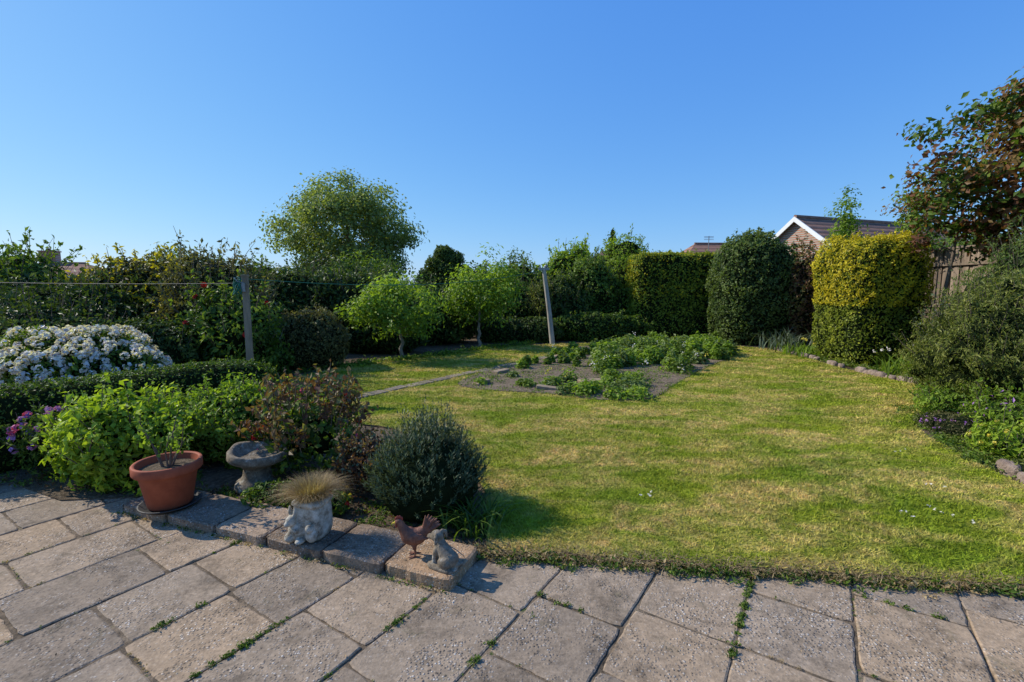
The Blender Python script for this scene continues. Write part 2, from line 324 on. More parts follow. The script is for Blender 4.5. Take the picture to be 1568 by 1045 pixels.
while u<7:
    w=.46
    v0=-4+R.random()*.6
    while v0<7.5:
        l=R.choice([.46,.46,.46,.61,.69]);gp=.0035;cs=[(u+gp,v0+gp),(u+w-gp,v0+gp),(u+w-gp,v0+l-gp),(u+gp,v0+l-gp)]
        W2=[a*U+b*V+rn(2)*.003 for a,b in cs];cen=sum(W2)/4
        if -3<cen[1]<4.6 and -9<cen[0]<7: slab(mb,W2,0,.05,np.clip(.5+.3*R.standard_normal(),0,1),.006,.005,0,.003,.006);joints.append((u*U+v0*V,u*U+(v0+l)*V));joints.append((u*U+v0*V,(u+w)*U+v0*V))
        v0+=l
    u+=.46
mb.build('patio',[SLAB])
m,nt,N_,L_=M('joint_dirt');p=pos(nt)
out(nt,prin(nt,ramp(nt,noise(nt,7,6,.7,p),[(.33,(.05,.04,.028)),(.5,(.16,.12,.08)),(.6,(.24,.18,.12)),(.66,(.07,.09,.03))]),.95,.1,noise(nt,80,4,.6,p),.8,.01));JD=m
mb=MB();mb.add([[-10,-4,-.007],[8,-4,-.007],[8,4.6,-.007],[-10,4.6,-.007]],[[0,1,2,3]]);mb.build('paving_joint_soil',[JD])
SL2=slabmat('raised_slab_stone',(.31,.22,.15),(.42,.295,.195))
mb=MB();d=np.array([.94,-.342]);q=np.array([.342,.94]);o=np.array([-2.80,3.255]);ls=[.46,.45,.42,.45,.42,.44];t=0
for l in ls:
    a=o+d*(t+.004)+q*R.normal()*.008;b=o+d*(t+l-.004);slab(mb,[a,b,b+q*.37,a+q*.38],.064,.075,np.clip(.5+.2*R.standard_normal(),0,1),.012,.012,0,.004,.01);t+=l
mb.build('raised_slab_edging',[SL2])
PATHM=slabmat('path_concrete',(.26,.21,.15),(.37,.30,.22))
mb=MB();a0=np.array([-3.1,5.55]);a1=np.array([1.15,11.2]);dd=(a1-a0)/np.linalg.norm(a1-a0);qq=np.array([-dd[1],dd[0]]);L=np.linalg.norm(a1-a0);t=0
while t<L:
    l=R.uniform(.3,.55);a=a0+dd*t+qq*R.normal()*.02;b=a0+dd*(t+l-.03)+qq*R.normal()*.02;wd=R.uniform(.085,.115);slab(mb,[a-qq*wd,b-qq*wd,b+qq*wd,a+qq*wd],.050,.05,R.random()*.5+.2,.01,.01,0,.006,.012);t+=l
mb.build('garden_path',[PATHM])
def tuft(mb,x,y,z,r,n,size,mat=0,asp=.45):
    P=np.c_[x+rn(n)*r,y+rn(n)*r*.7,z+np.abs(rn(n))*size*.5];leaves(mb,P,np.tile([0,0,1.],(n,1))+.5*rn(n,3),size,asp,mat,np.clip(.5+.25*rn(n),0,1),.6,.5)
mb=MB()
for i in range(620):
    j=joints[R.integers(len(joints))];t=R.random();q_=j[0]+(j[1]-j[0])*t
    if q_[1]>1.0: 
        dirj=nrm((j[1]-j[0])[None])[0];r=R.random()
        for k in range(R.integers(1,9)):
            z=q_+dirj*rn(1)*.08;tuft(mb,z[0],z[1],.001,.005,R.integers(4,14),R.uniform(.005,.013),0 if r<.7 else 1)
def near_joint(x,y):
    pnt=np.array([x,y]);best=None
    for a,b in joints:
        ab=b-a;t=np.clip(((pnt-a)@ab)/(ab@ab),0,1);q=a+ab*t;dd_=np.linalg.norm(q-pnt)
        if best is None or dd_<best[0]: best=(dd_,q,nrm(ab[None])[0])
    return best
for x,y,nn in [(-1.15,2.62,6),(-.5,2.13,9),(-1.0,1.87,9),(-.1,1.86,7),(1.15,2.2,14),(1.25,2.4,9),(-1.9,2.95,8),(.3,2.35,5),(1.95,2.2,7),(-1.7,2.2,6),(.95,1.95,6),(-1.3,1.95,9)]:
    b_=near_joint(x,y)
    for k in range(nn): z=b_[1]+b_[2]*R.normal()*.09+R.normal()*.005;tuft(mb,z[0],z[1],.002,.010,20,.015)
for t in np.linspace(0,2.6,60):
    q_=o+d*t-q*.012
    if R.random()<.7: tuft(mb,q_[0],q_[1],.003,.012,14,.015,0 if R.random()<.7 else 1)
for i in range(620):
    t=R.random()
    x=-.25+4.5*t;y=2.73-.118*(x+.15)-.035+R.normal()*.035;tuft(mb,x,y,.010,.022,R.integers(8,24),R.uniform(.014,.032),0 if R.random()<.75 else 1)
n=6500;x=-.25+4.5*R.random(n);B=np.c_[x,2.73-.118*(x+.15)-.002+rn(n)*.035,np.full(n,.012)]
ribbons(mb,B,.03+.05*R.random(n),.9,.004,1,np.clip(.4+.3*rn(n),0,1),.6,3)
mb.build('paving_weeds',[G_mid,Tan])
mb=MB();n=320;P=np.c_[R.uniform(-4,3,n),R.uniform(1.2,3.4,n),np.full(n,.010)];P=P[~inpoly(P,LAWN)];leaves(mb,P,np.tile([0,0,1.],(len(P),1)),.012,.5,0,R.random(len(P)),.3,0);mb.build('fallen_leaves',[Dead])
mb=MB()
for cx,cy in [(3.05,3.0),(2.95,3.2),(2.7,3.1),(3.3,3.6),(1.0,3.4),(3.7,4.4)]:
    n=R.integers(2,7);P=np.c_[cx+rn(n)*.05,cy+rn(n)*.05,np.full(n,.06)]
    for q_ in P: leaves(mb,q_+rn(5,3)*.004,np.tile([0,0,1.],(5,1)),.013,.8,0,.8,.2,0)
mb.build('lawn_daisies',[White])
# ---------- veg bed
mb=MB();mb.prism(subd(VEG,.03,.12),.0,.044,0);mb.build('vegetable_bed_soil',[DRY])
mb=MB();cnt=0
while cnt<300:
    x,y=R.uniform(-.9,5.8),R.uniform(6.6,13.1)
    if not inpoly(np.array([[x,y]]),VEG)[0]: continue
    left=(x-.45*(y-7.2))<.45
    if left and R.random()<.72: continue
    if nz(np.array([[x*2.0,y*2.0,0]]),4)[0]<-.15 and y<10.5: cnt+=1;continue
    cnt+=1
    h=R.uniform(.10,.20) if y<8.3 else R.uniform(.2,.42);r=R.uniform(.11,.24)
    if left: h*=.6;r*=.6
    n=int(90+900*r*h*2);dd_=nrm(rn(n,3));dd_[:,2]=np.abs(dd_[:,2]);k=R.random((n,1))**.4
    P=np.array([x,y,.05])+dd_*[r,r,h]*k;leaves(mb,P,dd_*.6+[0,0,.7],.06 if y<9 else .08,.6,R.choice([0,1,1,2]),np.clip(.47+.4*(k[:,0]-.4)+.16*rn(n),0,1),.5,.3)
for i in range(30):
    x,y=R.uniform(0,5),R.uniform(6.9,12.3)
    if inpoly(np.array([[x,y]]),VEG)[0]:
        n=10;leaves(mb,np.array([x,y,R.uniform(.2,.45)])+rn(n,3)*.03,rn(n,3),.03,.8,3 if i%3 else 4,.7)
for i in range(700):
    x,y=R.uniform(-1,3.4),R.uniform(6.6,10.5)
    if inpoly(np.array([[x,y]]),VEG)[0]: tuft(mb,x,y,.045,.05,12,.032,R.choice([0,1,1,2]))
for x,y in subd(VEG,.05,.09):
    if R.random()<.6: tuft(mb,x,y,.04,.03,12,.028,R.choice([0,1,1]))
mb.build('vegetable_plants',[G_mid,G_light,G_sage,White,Yel])
mb=MB()
for x,y,l,w,r in [(1.35,7.75,.5,.28,.2),(.55,7.25,.34,.16,-.2),(1.9,7.9,.2,.14,.5),(-.5,7.65,.3,.15,.9),(-.2,8.7,.35,.14,.9),(.9,10.5,.4,.2,.9)]:
    c_=np.array([[-l/2,-w/2],[l/2,-w/2],[l/2,w/2],[-l/2,w/2]]);c3=rz(np.c_[c_,np.zeros(4)],r)[:,:2]+[x,y];slab(mb,c3,.09,.08,.9,.012,.05)
mb.build('stepping_stones',[PATHM])
BR=simple('edging_stone',(.16,.11,.08),(.40,.30,.23),11,.9,.9,.03)
mb=MB();E2=[(6.5,7.3),(6.62,7.6),(6.45,8.3),(6.44,9.18),(6.6,10.5),(6.6,12.1)];E1=[(4.12,3.5),(4.22,4.15)]
for E_ in (E1,E2):
    Q=np.array(subd(E_,0,.17,False))
    for i,a in enumerate(Q):
        if R.random()<.12: continue
        t=Q[min(i+1,len(Q)-1)]-Q[max(i-1,0)];an=math.atan2(t[1],t[0])
        mb.sell((a[0]+.06+R.normal()*.015,a[1]+R.normal()*.015,.035),(.075+R.random()*.03,.05+R.random()*.02,.06+R.random()*.03),0,4,14,10,.14,4,R.integers(99),an+R.normal()*.12)
mb.build('stone_edging',[BR])
# ---------- pots & ornaments
TC=simple('terracotta',(.27,.062,.028),(.42,.11,.05),9,.75,.25,.004)
m,nt,N_,L_=M('grey_stone');p=pos(nt);n1=noise(nt,22,7,.75,p);n2=noise(nt,60,5,.7,p)
out(nt,prin(nt,mix(nt,ramp(nt,noise(nt,14,6,.8,p),[(.55,g(0.)),(.66,g(.8))]),ramp(nt,n1,[(.3,(.06,.048,.034)),(.55,(.23,.185,.13)),(.75,(.36,.30,.22))]),(.55,.52,.44)),.9,.2,n2,.9,.008));STONE=m
m,nt,N_,L_=M('pale_stone');p=pos(nt);n1=noise(nt,17,7,.75,p)
out(nt,prin(nt,ramp(nt,n1,[(.35,(.11,.09,.065)),(.48,(.36,.32,.25)),(.64,(.60,.56,.47))]),.9,.2,noise(nt,60,5,.7,p),.9,.006));PALE=m
mb=MB();px,py=-2.42,3.24
prof=[(.001,.02),(.145,.02),(.15,.025),(.195,.27),(.2,.275),(.225,.28),(.232,.29),(.232,.345),(.226,.352),(.212,.352),(.205,.345)]
mb.lathe(prof,(0,0,0),0,56);mb.lathe([(.206,.345),(.195,.30)],(0,0,0),0,56);mb.lathe([(.197,.30),(.1,.315),(.001,.31)],(0,0,0),1,56)
mb.lathe([(.001,.002),(.17,.002),(.205,.03),(.212,.03),(.212,.036),(.2,.036),(.165,.012),(.001,.012)],(0,0,0),2,56)
for k in range(8):
    a=R.random()*6.28;e=np.array([math.cos(a)*.16,math.sin(a)*.14,.31+R.uniform(.16,.44)]);s0=np.array([math.cos(a)*.03,math.sin(a)*.03,.3]);mid=(s0+e)/2+rn(3)*.02
    mb.tube([s0,mid,e],[.008,.006,.003],6,3)
    nn=22;t=R.random((nn,1));leaves(mb,mid+(e-mid)*(t*1.1)+rn(nn,3)*.03,rn(nn,3)+[0,0,1],.042,.6,4,np.clip(.55+.2*rn(nn),0,1))
o_=mb.build('terracotta_plant_pot',[TC,SOIL,simple('saucer_plastic',(.03,.028,.025),(.06,.055,.05),8,.6),bark,G_light],loc=(px,py,.064));o_.scale=(.9,.9,.93)
mb=MB();mb.lathe([(.001,0),(.15,0),(.165,.02),(.16,.06),(.13,.08),(.11,.11),(.105,.17),(.125,.2),(.17,.225),(.215,.25),(.228,.27),(.226,.315),(.212,.325),(.19,.315),(.165,.28),(.1,.265),(.001,.26)],(0,0,0),0,44,True,.09)
o_=mb.build('stone_bird_bath',[STONE],loc=(-2.04,3.66,.01));o_.rotation_euler=(.05,.08,.4);o_.scale=(.93,.93,1)
def remesh(o,vs=.005,it=3):
    r=o.modifiers.new('r','REMESH');r.mode='VOXEL';r.voxel_size=vs;r.use_smooth_shade=True
    s_=o.modifiers.new('s','SMOOTH');s_.iterations=it;s_.factor=.5
def empty(n,loc,rot=0):
    e=bpy.data.objects.new(n,None);S.collection.objects.link(e);e.location=loc;e.rotation_euler=(0,0,rot);return e
E0=empty('stone_rabbit_planter',(-1.25,2.83,.064),-.25);E0.scale=(.9,.9,.93)
mb=MB();mb.sell((0.02,0,.13),(.105,.10,.135),0,5,28,20,.03,2,3);mb.sell((0.02,0,.25),(.115,.11,.022),0,4,24,10)
mb.sell((-.045,-.085,.075),(.06,.055,.075));mb.sell((-.075,-.11,.035),(.04,.05,.035));mb.sell((.0,-.115,.02),(.03,.045,.02));mb.sell((-.06,-.12,.15),(.036,.04,.036));mb.sell((-.068,-.152,.138),(.02,.02,.018))
mb.chain([(-.045,-.11,.17),(-.04,-.1,.2),(-.045,-.095,.235)],[.012,.016,.008]);mb.chain([(-.075,-.105,.17),(-.085,-.095,.2),(-.09,-.09,.23)],[.012,.016,.008]);mb.sell((-.02,-.12,.09),(.018,.03,.018))
mb.sell((.07,-.09,.06),(.045,.04,.055));mb.sell((.075,-.115,.11),(.028,.03,.028))
o_=mb.build('pot_with_rabbits',[PALE],E0);remesh(o_,.004,2)
mb=MB();n=2600;a=R.random(n)*6.28;rr=.09*np.sqrt(R.random(n));B=np.c_[.02+rr*np.cos(a),rr*np.sin(a),np.full(n,.25)]
ribbons(mb,B,.11+.11*R.random(n),.2+1.2*R.random(n),.0022,0,np.clip(.42+.28*rn(n),0,1),.5,6,a+rn(n)*.9);mb.build('dry_ornamental_grass',[Tan],E0)
RUST=simple('rusty_painted_metal',(.10,.038,.026),(.28,.12,.07),38,.6,.7,.006)
REDM=simple('red_comb_paint',(.22,.03,.02),(.3,.06,.04),30,.5)
E0=empty('hen_ornament',(-.56,2.60,.064),.15)
mb=MB();mb.sell((0,0,.115),(.07,.043,.05));mb.sell((-.03,0,.125),(.048,.04,.05));mb.sell((.045,0,.14),(.045,.03,.035))
mb.chain([(-.045,0,.14),(-.068,0,.175),(-.08,0,.205)],[.036,.025,.02]);mb.sell((-.086,0,.212),(.022,.018,.019))
for k in range(7):
    a=.35+k*.17;y=(k%3-1)*.008;mb.chain([(.05,y*.5,.14),(.05+.055*math.cos(a),y,.14+.055*math.sin(a)),(.055+.105*math.cos(a+.1),y,.14+.10*math.sin(a+.1))],[.018,.012,.005])
for sgn in (-1,1): mb.sell((.012,sgn*.04,.12),(.048,.012,.03));mb.chain([(.03,sgn*.042,.12),(.08,sgn*.035,.118)],[.014,.006])
for sgn in (-1,1): mb.chain([(0,sgn*.02,.09),(.0,sgn*.022,.055)],[.02,.011])
o_=mb.build('feathered_body',[RUST],E0);remesh(o_,.004,2)
mb=MB()
for sgn in (-1,1):
    mb.tube([(0,sgn*.022,.06),(.004,sgn*.022,.03),(0,sgn*.022,.004)],[.006,.005,.005],8)
    for a in (2.6,3.14,3.68,0): mb.tube([(0,sgn*.022,.006),(math.cos(a)*.035,sgn*.022+math.sin(a)*.035,.003)],[.005,.002],6)
mb.build('legs_and_feet',[RUST],E0)
mb=MB()
for k,(x,z,r) in enumerate([(-.1,.228,.007),(-.09,.236,.009),(-.078,.236,.009),(-.068,.228,.007)]): mb.sell((x,0,z),(r,.004,.012),nu=10,nv=8)
for sgn in (-1,1): mb.sell((-.1,sgn*.006,.19),(.006,.004,.012),nu=10,nv=8)
mb.build('comb_and_wattles',[REDM],E0)
mb=MB();mb.tube([(-.1,0,.21),(-.126,0,.204)],[.008,.001],8);mb.build('beak',[Yel],E0)
E0=empty('stone_dog_statue',(-.375,2.49,.064),-.5);E0.scale=(1.08,1.08,1.0)
mb=MB();mb.sell((0,0,.012),(.085,.06,.014),0,4);mb.sell((.03,0,.055),(.05,.048,.048));mb.chain([(.02,0,.07),(-.015,0,.11),(-.03,0,.14)],[.043,.036,.028])
for sgn in (-1,1):
    mb.sell((.025,sgn*.038,.045),(.038,.02,.034));mb.chain([(.0,sgn*.042,.02),(-.03,sgn*.044,.018)],[.014,.012]);mb.chain([(-.03,sgn*.024,.1),(-.042,sgn*.024,.06),(-.045,sgn*.024,.022),(-.06,sgn*.024,.02)],[.018,.013,.012,.012])
    mb.chain([(-.03,sgn*.026,.19),(-.02,sgn*.04,.18),(-.018,sgn*.044,.15)],[.009,.011,.008]);mb.sell((-.068,sgn*.012,.178),(.006,.006,.006),nu=8,nv=6)
mb.sell((-.043,0,.168),(.035,.031,.032));mb.chain([(-.06,0,.160),(-.09,0,.154)],[.02,.014]);mb.chain([(.07,0,.03),(.09,.03,.03),(.08,.055,.025)],[.014,.011,.007])
o_=mb.build('sitting_dog',[STONE],E0);remesh(o_,.0035,1)
# ---------- posts and lines
WOOD=simple('weathered_post_wood',(.17,.13,.085),(.34,.26,.18),16,.9,.7,.01,scale=(1,1,.15))
GWOOD=simple('grey_post_wood',(.26,.23,.19),(.48,.44,.37),16,.9,.7,.01,scale=(1,1,.15))
CORD=simple('green_cord',(.02,.12,.08),(.04,.2,.13),30,.6);METAL=simple('galvanised_metal',(.2,.2,.2),(.35,.35,.34),20,.45,metal=.6)
LINE=simple('washing_line_cord',(.30,.22,.14),(.4,.3,.2),30,.6)
E0=empty('washing_line_post',(-3.74,6.75,0))
mb=MB();mb.box((0,0,.87),(.085,.085,1.76),0,.35,taper=.93);mb.box((0,0,1.765),(.095,.095,.03),0,.35);mb.build('post',[WOOD],E0)
mb=MB();mb.tube([(0,-.05,1.66),(-.06,-.09,1.68),(-.1,-.1,1.74)],.008,6);mb.tube([(-.12,-.05,1.5),(-.1,-.06,1.62),(0,-.06,1.65)],.006,6);mb.box((0,-.055,1.6),(.05,.02,.12),0);mb.build('cleat_bracket',[METAL],E0)
mb=MB()
for k in range(9):
    t=np.linspace(0,2*math.pi,14);mb.tube(np.c_[-.08+.05*np.cos(t)+R.normal()*.01,-.06+.02*np.sin(t)+R.normal()*.01,1.62+.10*np.sin(t+k)+R.normal()*.02],.007,5)
mb.tube([(0,0,1.78),(-.04,-.05,1.7),(-.09,-.08,1.62),(-.12,-.08,1.5)],.008,5);mb.build('coiled_cord',[CORD],E0)
E0=empty('washing_line_post',(1.13,13.2,0))
mb=MB();mb.tube([(0,0,0),(-.1,0,.9),(-.26,0,2.1)],[.075,.065,.055],10);mb.build('post',[GWOOD],E0)
mb=MB();mb.box((-.26,0,2.1),(.3,.07,.06),0);mb.tube([(-.36,0,2.13),(-.37,0,2.21)],.02,6);mb.sell((-.2,0,2.17),(.05,.04,.05));mb.build('crossbar',[METAL],E0)
def cat(a,b,sag,n=24):
    t=np.linspace(0,1,n)[:,None];p_=np.array(a)*(1-t)+np.array(b)*t;p_[:,2]-=sag*4*(t*(1-t))[:,0];return p_
mb=MB();mb.tube(cat((-3.74,6.75,1.72),(.87,13.2,2.08),.22),.005,5,1);mb.tube(cat((-3.74,6.75,1.66),(-11,7.0,1.8),.06),.005,5,0);mb.build('washing_line',[LINE,CORD])
# ---------- houses
BRICK,nt,N_,L_=M('red_brick');b=N_.new('ShaderNodeTexBrick');b.inputs['Color1'].default_value=(.36,.13,.08,1);b.inputs['Color2'].default_value=(.45,.19,.12,1);b.inputs['Mortar'].default_value=(.4,.36,.3,1);b.inputs['Scale'].default_value=4;b.inputs['Mortar Size'].default_value=.02
tc=N_.new('ShaderNodeTexCoord');mp=N_.new('ShaderNodeMapping');mp.inputs['Rotation'].default_value=(math.pi/2,0,0);L_.new(tc.outputs['Object'],mp.inputs[0]);L_.new(mp.outputs[0],b.inputs[0]);out(nt,prin(nt,b.outputs[0],.9,.2))
TILE,nt,N_,L_=M('roof_tiles');p=pos(nt);w=N_.new('ShaderNodeTexWave');w.bands_direction='Z';w.inputs['Scale'].default_value=1.1;w.inputs['Distortion'].default_value=.3;L_.new(p,w.inputs[0])
out(nt,prin(nt,mix(nt,1.,ramp(nt,noise(nt,2,6,.7,p),[(.3,(.22,.12,.085)),(.7,(.36,.21,.15))]),ramp(nt,w.outputs['Fac'],[(0.,g(.55)),(.35,g(1.))]),'MULTIPLY'),.9,.1,w.outputs['Fac'],.6,.04))
WP=simple('white_paint',(.74,.74,.72),(.8,.8,.79),4,.5,.05);GLASS=simple('window_glass',(.03,.04,.05),(.06,.07,.09),2,.1,.05,spec=.6)
def house(name,loc,rot,L,hw,ev,ri,chim=True,hip=0,cx=.55):
    E=empty(name,loc,rot)
    mb=MB();mb.add([(0,-hw,0),(L,-hw,0),(L,hw,0),(0,hw,0),(0,-hw,ev),(L,-hw,ev),(L,hw,ev),(0,hw,ev)],[[0,1,5,4],[1,2,6,5],[2,3,7,6],[3,0,4,7]])
    if not hip: mb.add([(0,-hw,ev),(0,hw,ev),(0,0,ri-.06),(L,-hw,ev),(L,hw,ev),(L,0,ri-.06)],[[0,2,1],[3,4,5]])
    mb.build('walls',[BRICK],E)
    s=(ri-ev)/hw;ov=.35;mb=MB();h=hip
    for sg in (-1,1):
        v=np.array([(-.25,sg*(hw+ov),ev-s*ov),(L+.25,sg*(hw+ov),ev-s*ov),(L+.25-h,0,ri),(-.25+h,0,ri)],float);mb.add(v,[[0,1,2,3]]);
        if not hip: mb.add(v-[0,0,.12],[[3,2,1,0]])
    if hip:
        for x0,x1 in ((-.25,-.25+h),(L+.25,L+.25-h)): mb.add([(x0,-hw-ov,ev-s*ov),(x0,hw+ov,ev-s*ov),(x1,0,ri)],[[0,1,2]])
    mb.tube([(-.25+h,0,ri+.02),(L+.25-h,0,ri+.02)],.11,8);mb.build('roof',[TILE],E)
    mb=MB()
    if not hip:
        for x in (-.29,L+.29):
            for sg in (-1,1):
                a=np.array([x,sg*(hw+ov),ev-s*ov]);b_=np.array([x,0,ri]);v=[a+[-.03,0,.02],b_+[-.03,0,.02],b_+[-.03,0,-.26],a+[-.03,0,-.26],a+[.03,0,.02],b_+[.03,0,.02],b_+[.03,0,-.26],a+[.03,0,-.26]]
                mb.add(v,[[0,1,2,3],[7,6,5,4],[0,4,5,1],[3,2,6,7],[0,3,7,4]])
    for sg in (-1,1): mb.box((L/2,sg*(hw+ov+.05),ev-s*ov+.02),(L+.4,.1,.12))
    mb.build('bargeboards_and_gutters',[WP],E)
    mb=MB()
    for x in (L*.25,L*.7):
        mb.box((x,-hw-.02,1.5),(1.6,.06,1.2),0);mb.box((x,-hw-.055,1.5),(.7,.02,1.05),1)
    mb.box((-.02,0,1.6),(.06,1.4,1.1),0);mb.box((-.055,0,1.6),(.02,1.2,.95),1);mb.build('windows',[WP,GLASS],E)
    if chim: mb=MB();mb.box((L*cx,.4,ri+.2),(1.0,.6,1.3));mb.box((L*cx,.4,ri+.88),(1.1,.7,.08));mb.tube([(L*cx,.4,ri+.9),(L*cx,.4,ri+1.1)],.1,10);mb.build('chimney',[BRICK],E)
house('brick_house',(16.4,28,0),math.atan2(3.7,10.3),13,4.2,2.5,5.6,False)
house('brick_bungalow',(12.9,42,0),.05,9,4,2.9,5.35,False,3.2)
house('brick_bungalow',(6.0,48,0),.1,9,4,2.7,5.1,False,3.2)
house('brick_bungalow',(-35.5,34,0),.25,7,3.4,2.4,3.3,True,2.6,.33)
house('brick_bungalow',(-49,36,0),.2,12,4,2.0,2.7,False,2.6)
mb=MB();mb.tube([(16.6,41,4.4),(16.6,41,5.9)],.03,5);[mb.tube([(16.2,41,z),(17,41,z)],.02,5) for z in (5.6,5.75,5.85)];mb.build('tv_aerial',[METAL])
# fence
FW,nt,N_,L_=M('fence_wood');p=pos(nt,(1,1,.12));out(nt,prin(nt,mix(nt,1.,ramp(nt,noise(nt,14,6,.65,p),[(.3,(.15,.11,.08)),(.7,(.30,.235,.175))]),ramp(nt,attr(nt),[(0.,g(.65)),(1.,g(1.3))]),'MULTIPLY'),.9,.15,noise(nt,40,4,.6,p),.5,.01))
E0=empty('wooden_fence',(0,0,0))
mb=MB();y=4.0;k=0
while y<16: mb.box((9.5+(.012 if k%2 else -.012),y+.055,1.26+.006*R.normal()),(.018,.115,2.32),0,R.normal()*.03,R.random());y+=.104;k+=1
mb.build('boards',[FW],E0)
mb=MB();[mb.box((9.5,y,1.30),(.1,.1,2.62),0,lv=.3) for y in np.arange(4.2,16,1.85)];mb.build('fence_posts',[FW],E0)
mb=MB();mb.box((9.5,10,2.45),(.09,12,.035),0,lv=.6);[mb.box((9.455,10,z),(.05,12,.07),0,lv=.4) for z in (.4,1.2,2.1)];mb.build('rails',[FW],E0)

# ---------- near shrubs
shrub('lime_green_shrub',-3.2,3.85,.70,.50,.42,5600,.055,G_lime,.55,amp=.22,sh=(90,.14),core=.7,thick=.16)
shrub('green_leafy_shrub',-2.55,4.35,.68,.62,.42,7500,.048,G_light,.55,amp=.2,sh=(110,.12),core=.75,thick=.13)
shrub('dark_leafy_shrub',-3.35,4.6,.56,.6,.4,4200,.055,G_mid,.55,amp=.2,sh=(40,.12),core=.75,thick=.13)
shrub('rose_bush',-1.72,4.0,.72,.46,.40,1700,.055,G_mid,.6,amp=.25,sh=(110,.2,1),core=.4,thick=.3,fl=[(RedP,7,.022,26,.03),(Pink,9,.022,26,.03,-.3)],mat2=G_red,n2=220)
shrub('reddish_low_shrub',-1.13,3.6,.45,.27,.25,2200,.035,G_red,.6,amp=.25,sh=(45,.12),core=.5,thick=.25,mat2=G_grey,n2=400)
shrub('marigold_plant',-1.3,3.2,.16,.17,.14,700,.03,G_mid,.5,amp=.2,core=.5,fl=[(Yel,8,.012,14,.022),(RedP,4,.012,14,.022)])
shrub('low_green_plant',-1.75,3.35,.17,.2,.14,800,.035,G_mid,.5,amp=.2,core=.5)
shrub('box_hedge',-4.05,4.9,.70,1.6,.36,17000,.028,G_mid,.6,p=5,amp=.04,freq=5,cz=.45,rot=math.atan2(.8,.6),core=.93,thick=.03,sh=(160,.04),lvb=.38)
shrub('white_rhododendron',-5.85,6.3,1.06,.97,.8,6500,.075,G_mid,.45,amp=.16,core=.82,thick=.09,fl=[(White,600,.045,18,.042,-.35)],sh=(40,.06))
# lavender mound
mb=MB();n=1150;a=R.random(n)*6.28;rr=np.sqrt(R.random(n));C=np.array([-.6,3.32,.02])
mb.sell(C+[0,0,.2],(.36,.34,.30),1,2,24,16,.1,3,4)
hh=.38+.24*(1-rr**2)+.08*rn(n)
B=C+np.c_[np.cos(a)*rr*.22,np.sin(a)*rr*.22,0*a];T=C+np.c_[np.cos(a)*rr*.43,np.sin(a)*rr*.40,hh*(1-.35*rr**3)]+np.c_[rn(n,2)*.02,np.zeros(n)]
per=44;t=.25+.78*R.random((n,per,1));D=T-B;Pq=(B[:,None]+D[:,None]*t).reshape(-1,3);Dn=np.repeat(nrm(D),per,0)
az=rn(len(Pq),3);sd=nrm(az-(az*Dn).sum(-1,keepdims=True)*Dn);Lx=nrm(Dn*.9+sd*.75);Wx=nrm(np.cross(Lx,sd));ln=.031*(.6+.7*R.random((len(Pq),1)))
v=np.stack([Pq,Pq+Lx*ln*.5+Wx*.0035,Pq+Lx*ln,Pq+Lx*ln*.5-Wx*.0035],1);mb.add(v,np.arange(len(Pq)*4).reshape(-1,4),0,np.repeat(np.clip(.15+.4*t.reshape(-1)+.18*rn(len(Pq)),0,1),4))
mb.build('lavender_bush',[G_lav,core_m])
mb=MB();n=130;B=np.array([-.28,3.02,.01])+np.c_[rn(n,2)*.09,np.zeros(n)];ribbons(mb,B,.16+.18*R.random(n),.5+.5*R.random(n),.014,0,np.clip(.45+.2*rn(n),0,1),.5,6);mb.build('strap_leaf_plant',[G_mid])
mb=MB()
for i in range(90):
    x=R.uniform(-1.1,-.1);y=3.0+R.normal()*.12-(x+.1)*.3;tuft(mb,x,y,.02,.03,16,.025,R.choice([0,0,1]))
for i in range(180):
    x=R.uniform(-4.5,-1.2);y=3.5-(x+2.8)*.15+abs(R.normal())*.25;tuft(mb,x,y,.02,.04,18,.03,R.choice([0,0,1]))
mb.build('bed_groundcover',[G_mid,G_red])
shrub('pink_flowering_plant',-3.95,4.0,.6,.26,.25,900,.05,G_mid,.3,amp=.2,core=.4,thick=.3,sh=(25,.14),fl=[(Pink,8,.025,12,.03),(Purple,26,.02,12,.03)])
# ---------- left/back shrubs
bk=[('evergreen_shrub',-10.3,8.6,1.85,1.5,1.2,9000,.10,G_dark,.45),('evergreen_shrub',-8.0,8.5,1.75,1.5,1.1,9000,.10,G_dark,.45),
('viburnum_shrub',-7.2,7.3,1.3,1.1,.8,6000,.08,G_dark,.5)]
for b_ in bk: shrub(*b_,amp=.22,sh=(130,.34),lvb=.5)
shrub('lilac_shrub',-9.6,9.4,2.25,.7,.6,4200,.10,G_mid,.5,amp=.3,sh=(90,.45),lvb=.5)
shrub('golden_shrub',-7.4,9.6,2.15,1.15,.9,8000,.09,G_brown,.5,amp=.22,sh=(110,.25,1),mat2=G_gold,n2=1300)
shrub('flowering_laurel',-5.6,9.0,2.15,.95,.9,7500,.09,G_brown,.4,amp=.22,sh=(140,.45),lvb=.5)
shrub('red_climbing_rose',-4.75,7.9,1.6,.85,.6,4800,.085,G_mid,.5,amp=.28,sh=(70,.3),core=.7,thick=.18,fl=[(RedP,7,.03,18,.05,.1)])
shrub('dark_shrub',-5.6,7.4,1.1,.8,.6,4500,.07,G_dark,.5,amp=.2,sh=(30,.15))
shrub('hebe_shrub',-4.0,9.5,1.15,.75,.6,6500,.06,G_brown,.45,amp=.08,sh=(70,.1),lvb=.55)
shrub('evergreen_hedge',-4.6,12.2,2.0,1.9,.9,10000,.10,G_dark,.5,p=3,amp=.16,sh=(150,.4),lvb=.55)
shrub('mixed_shrub',-2.4,13.6,1.65,1.6,.9,8000,.10,G_dark,.5,amp=.2,sh=(100,.25),lvb=.55)
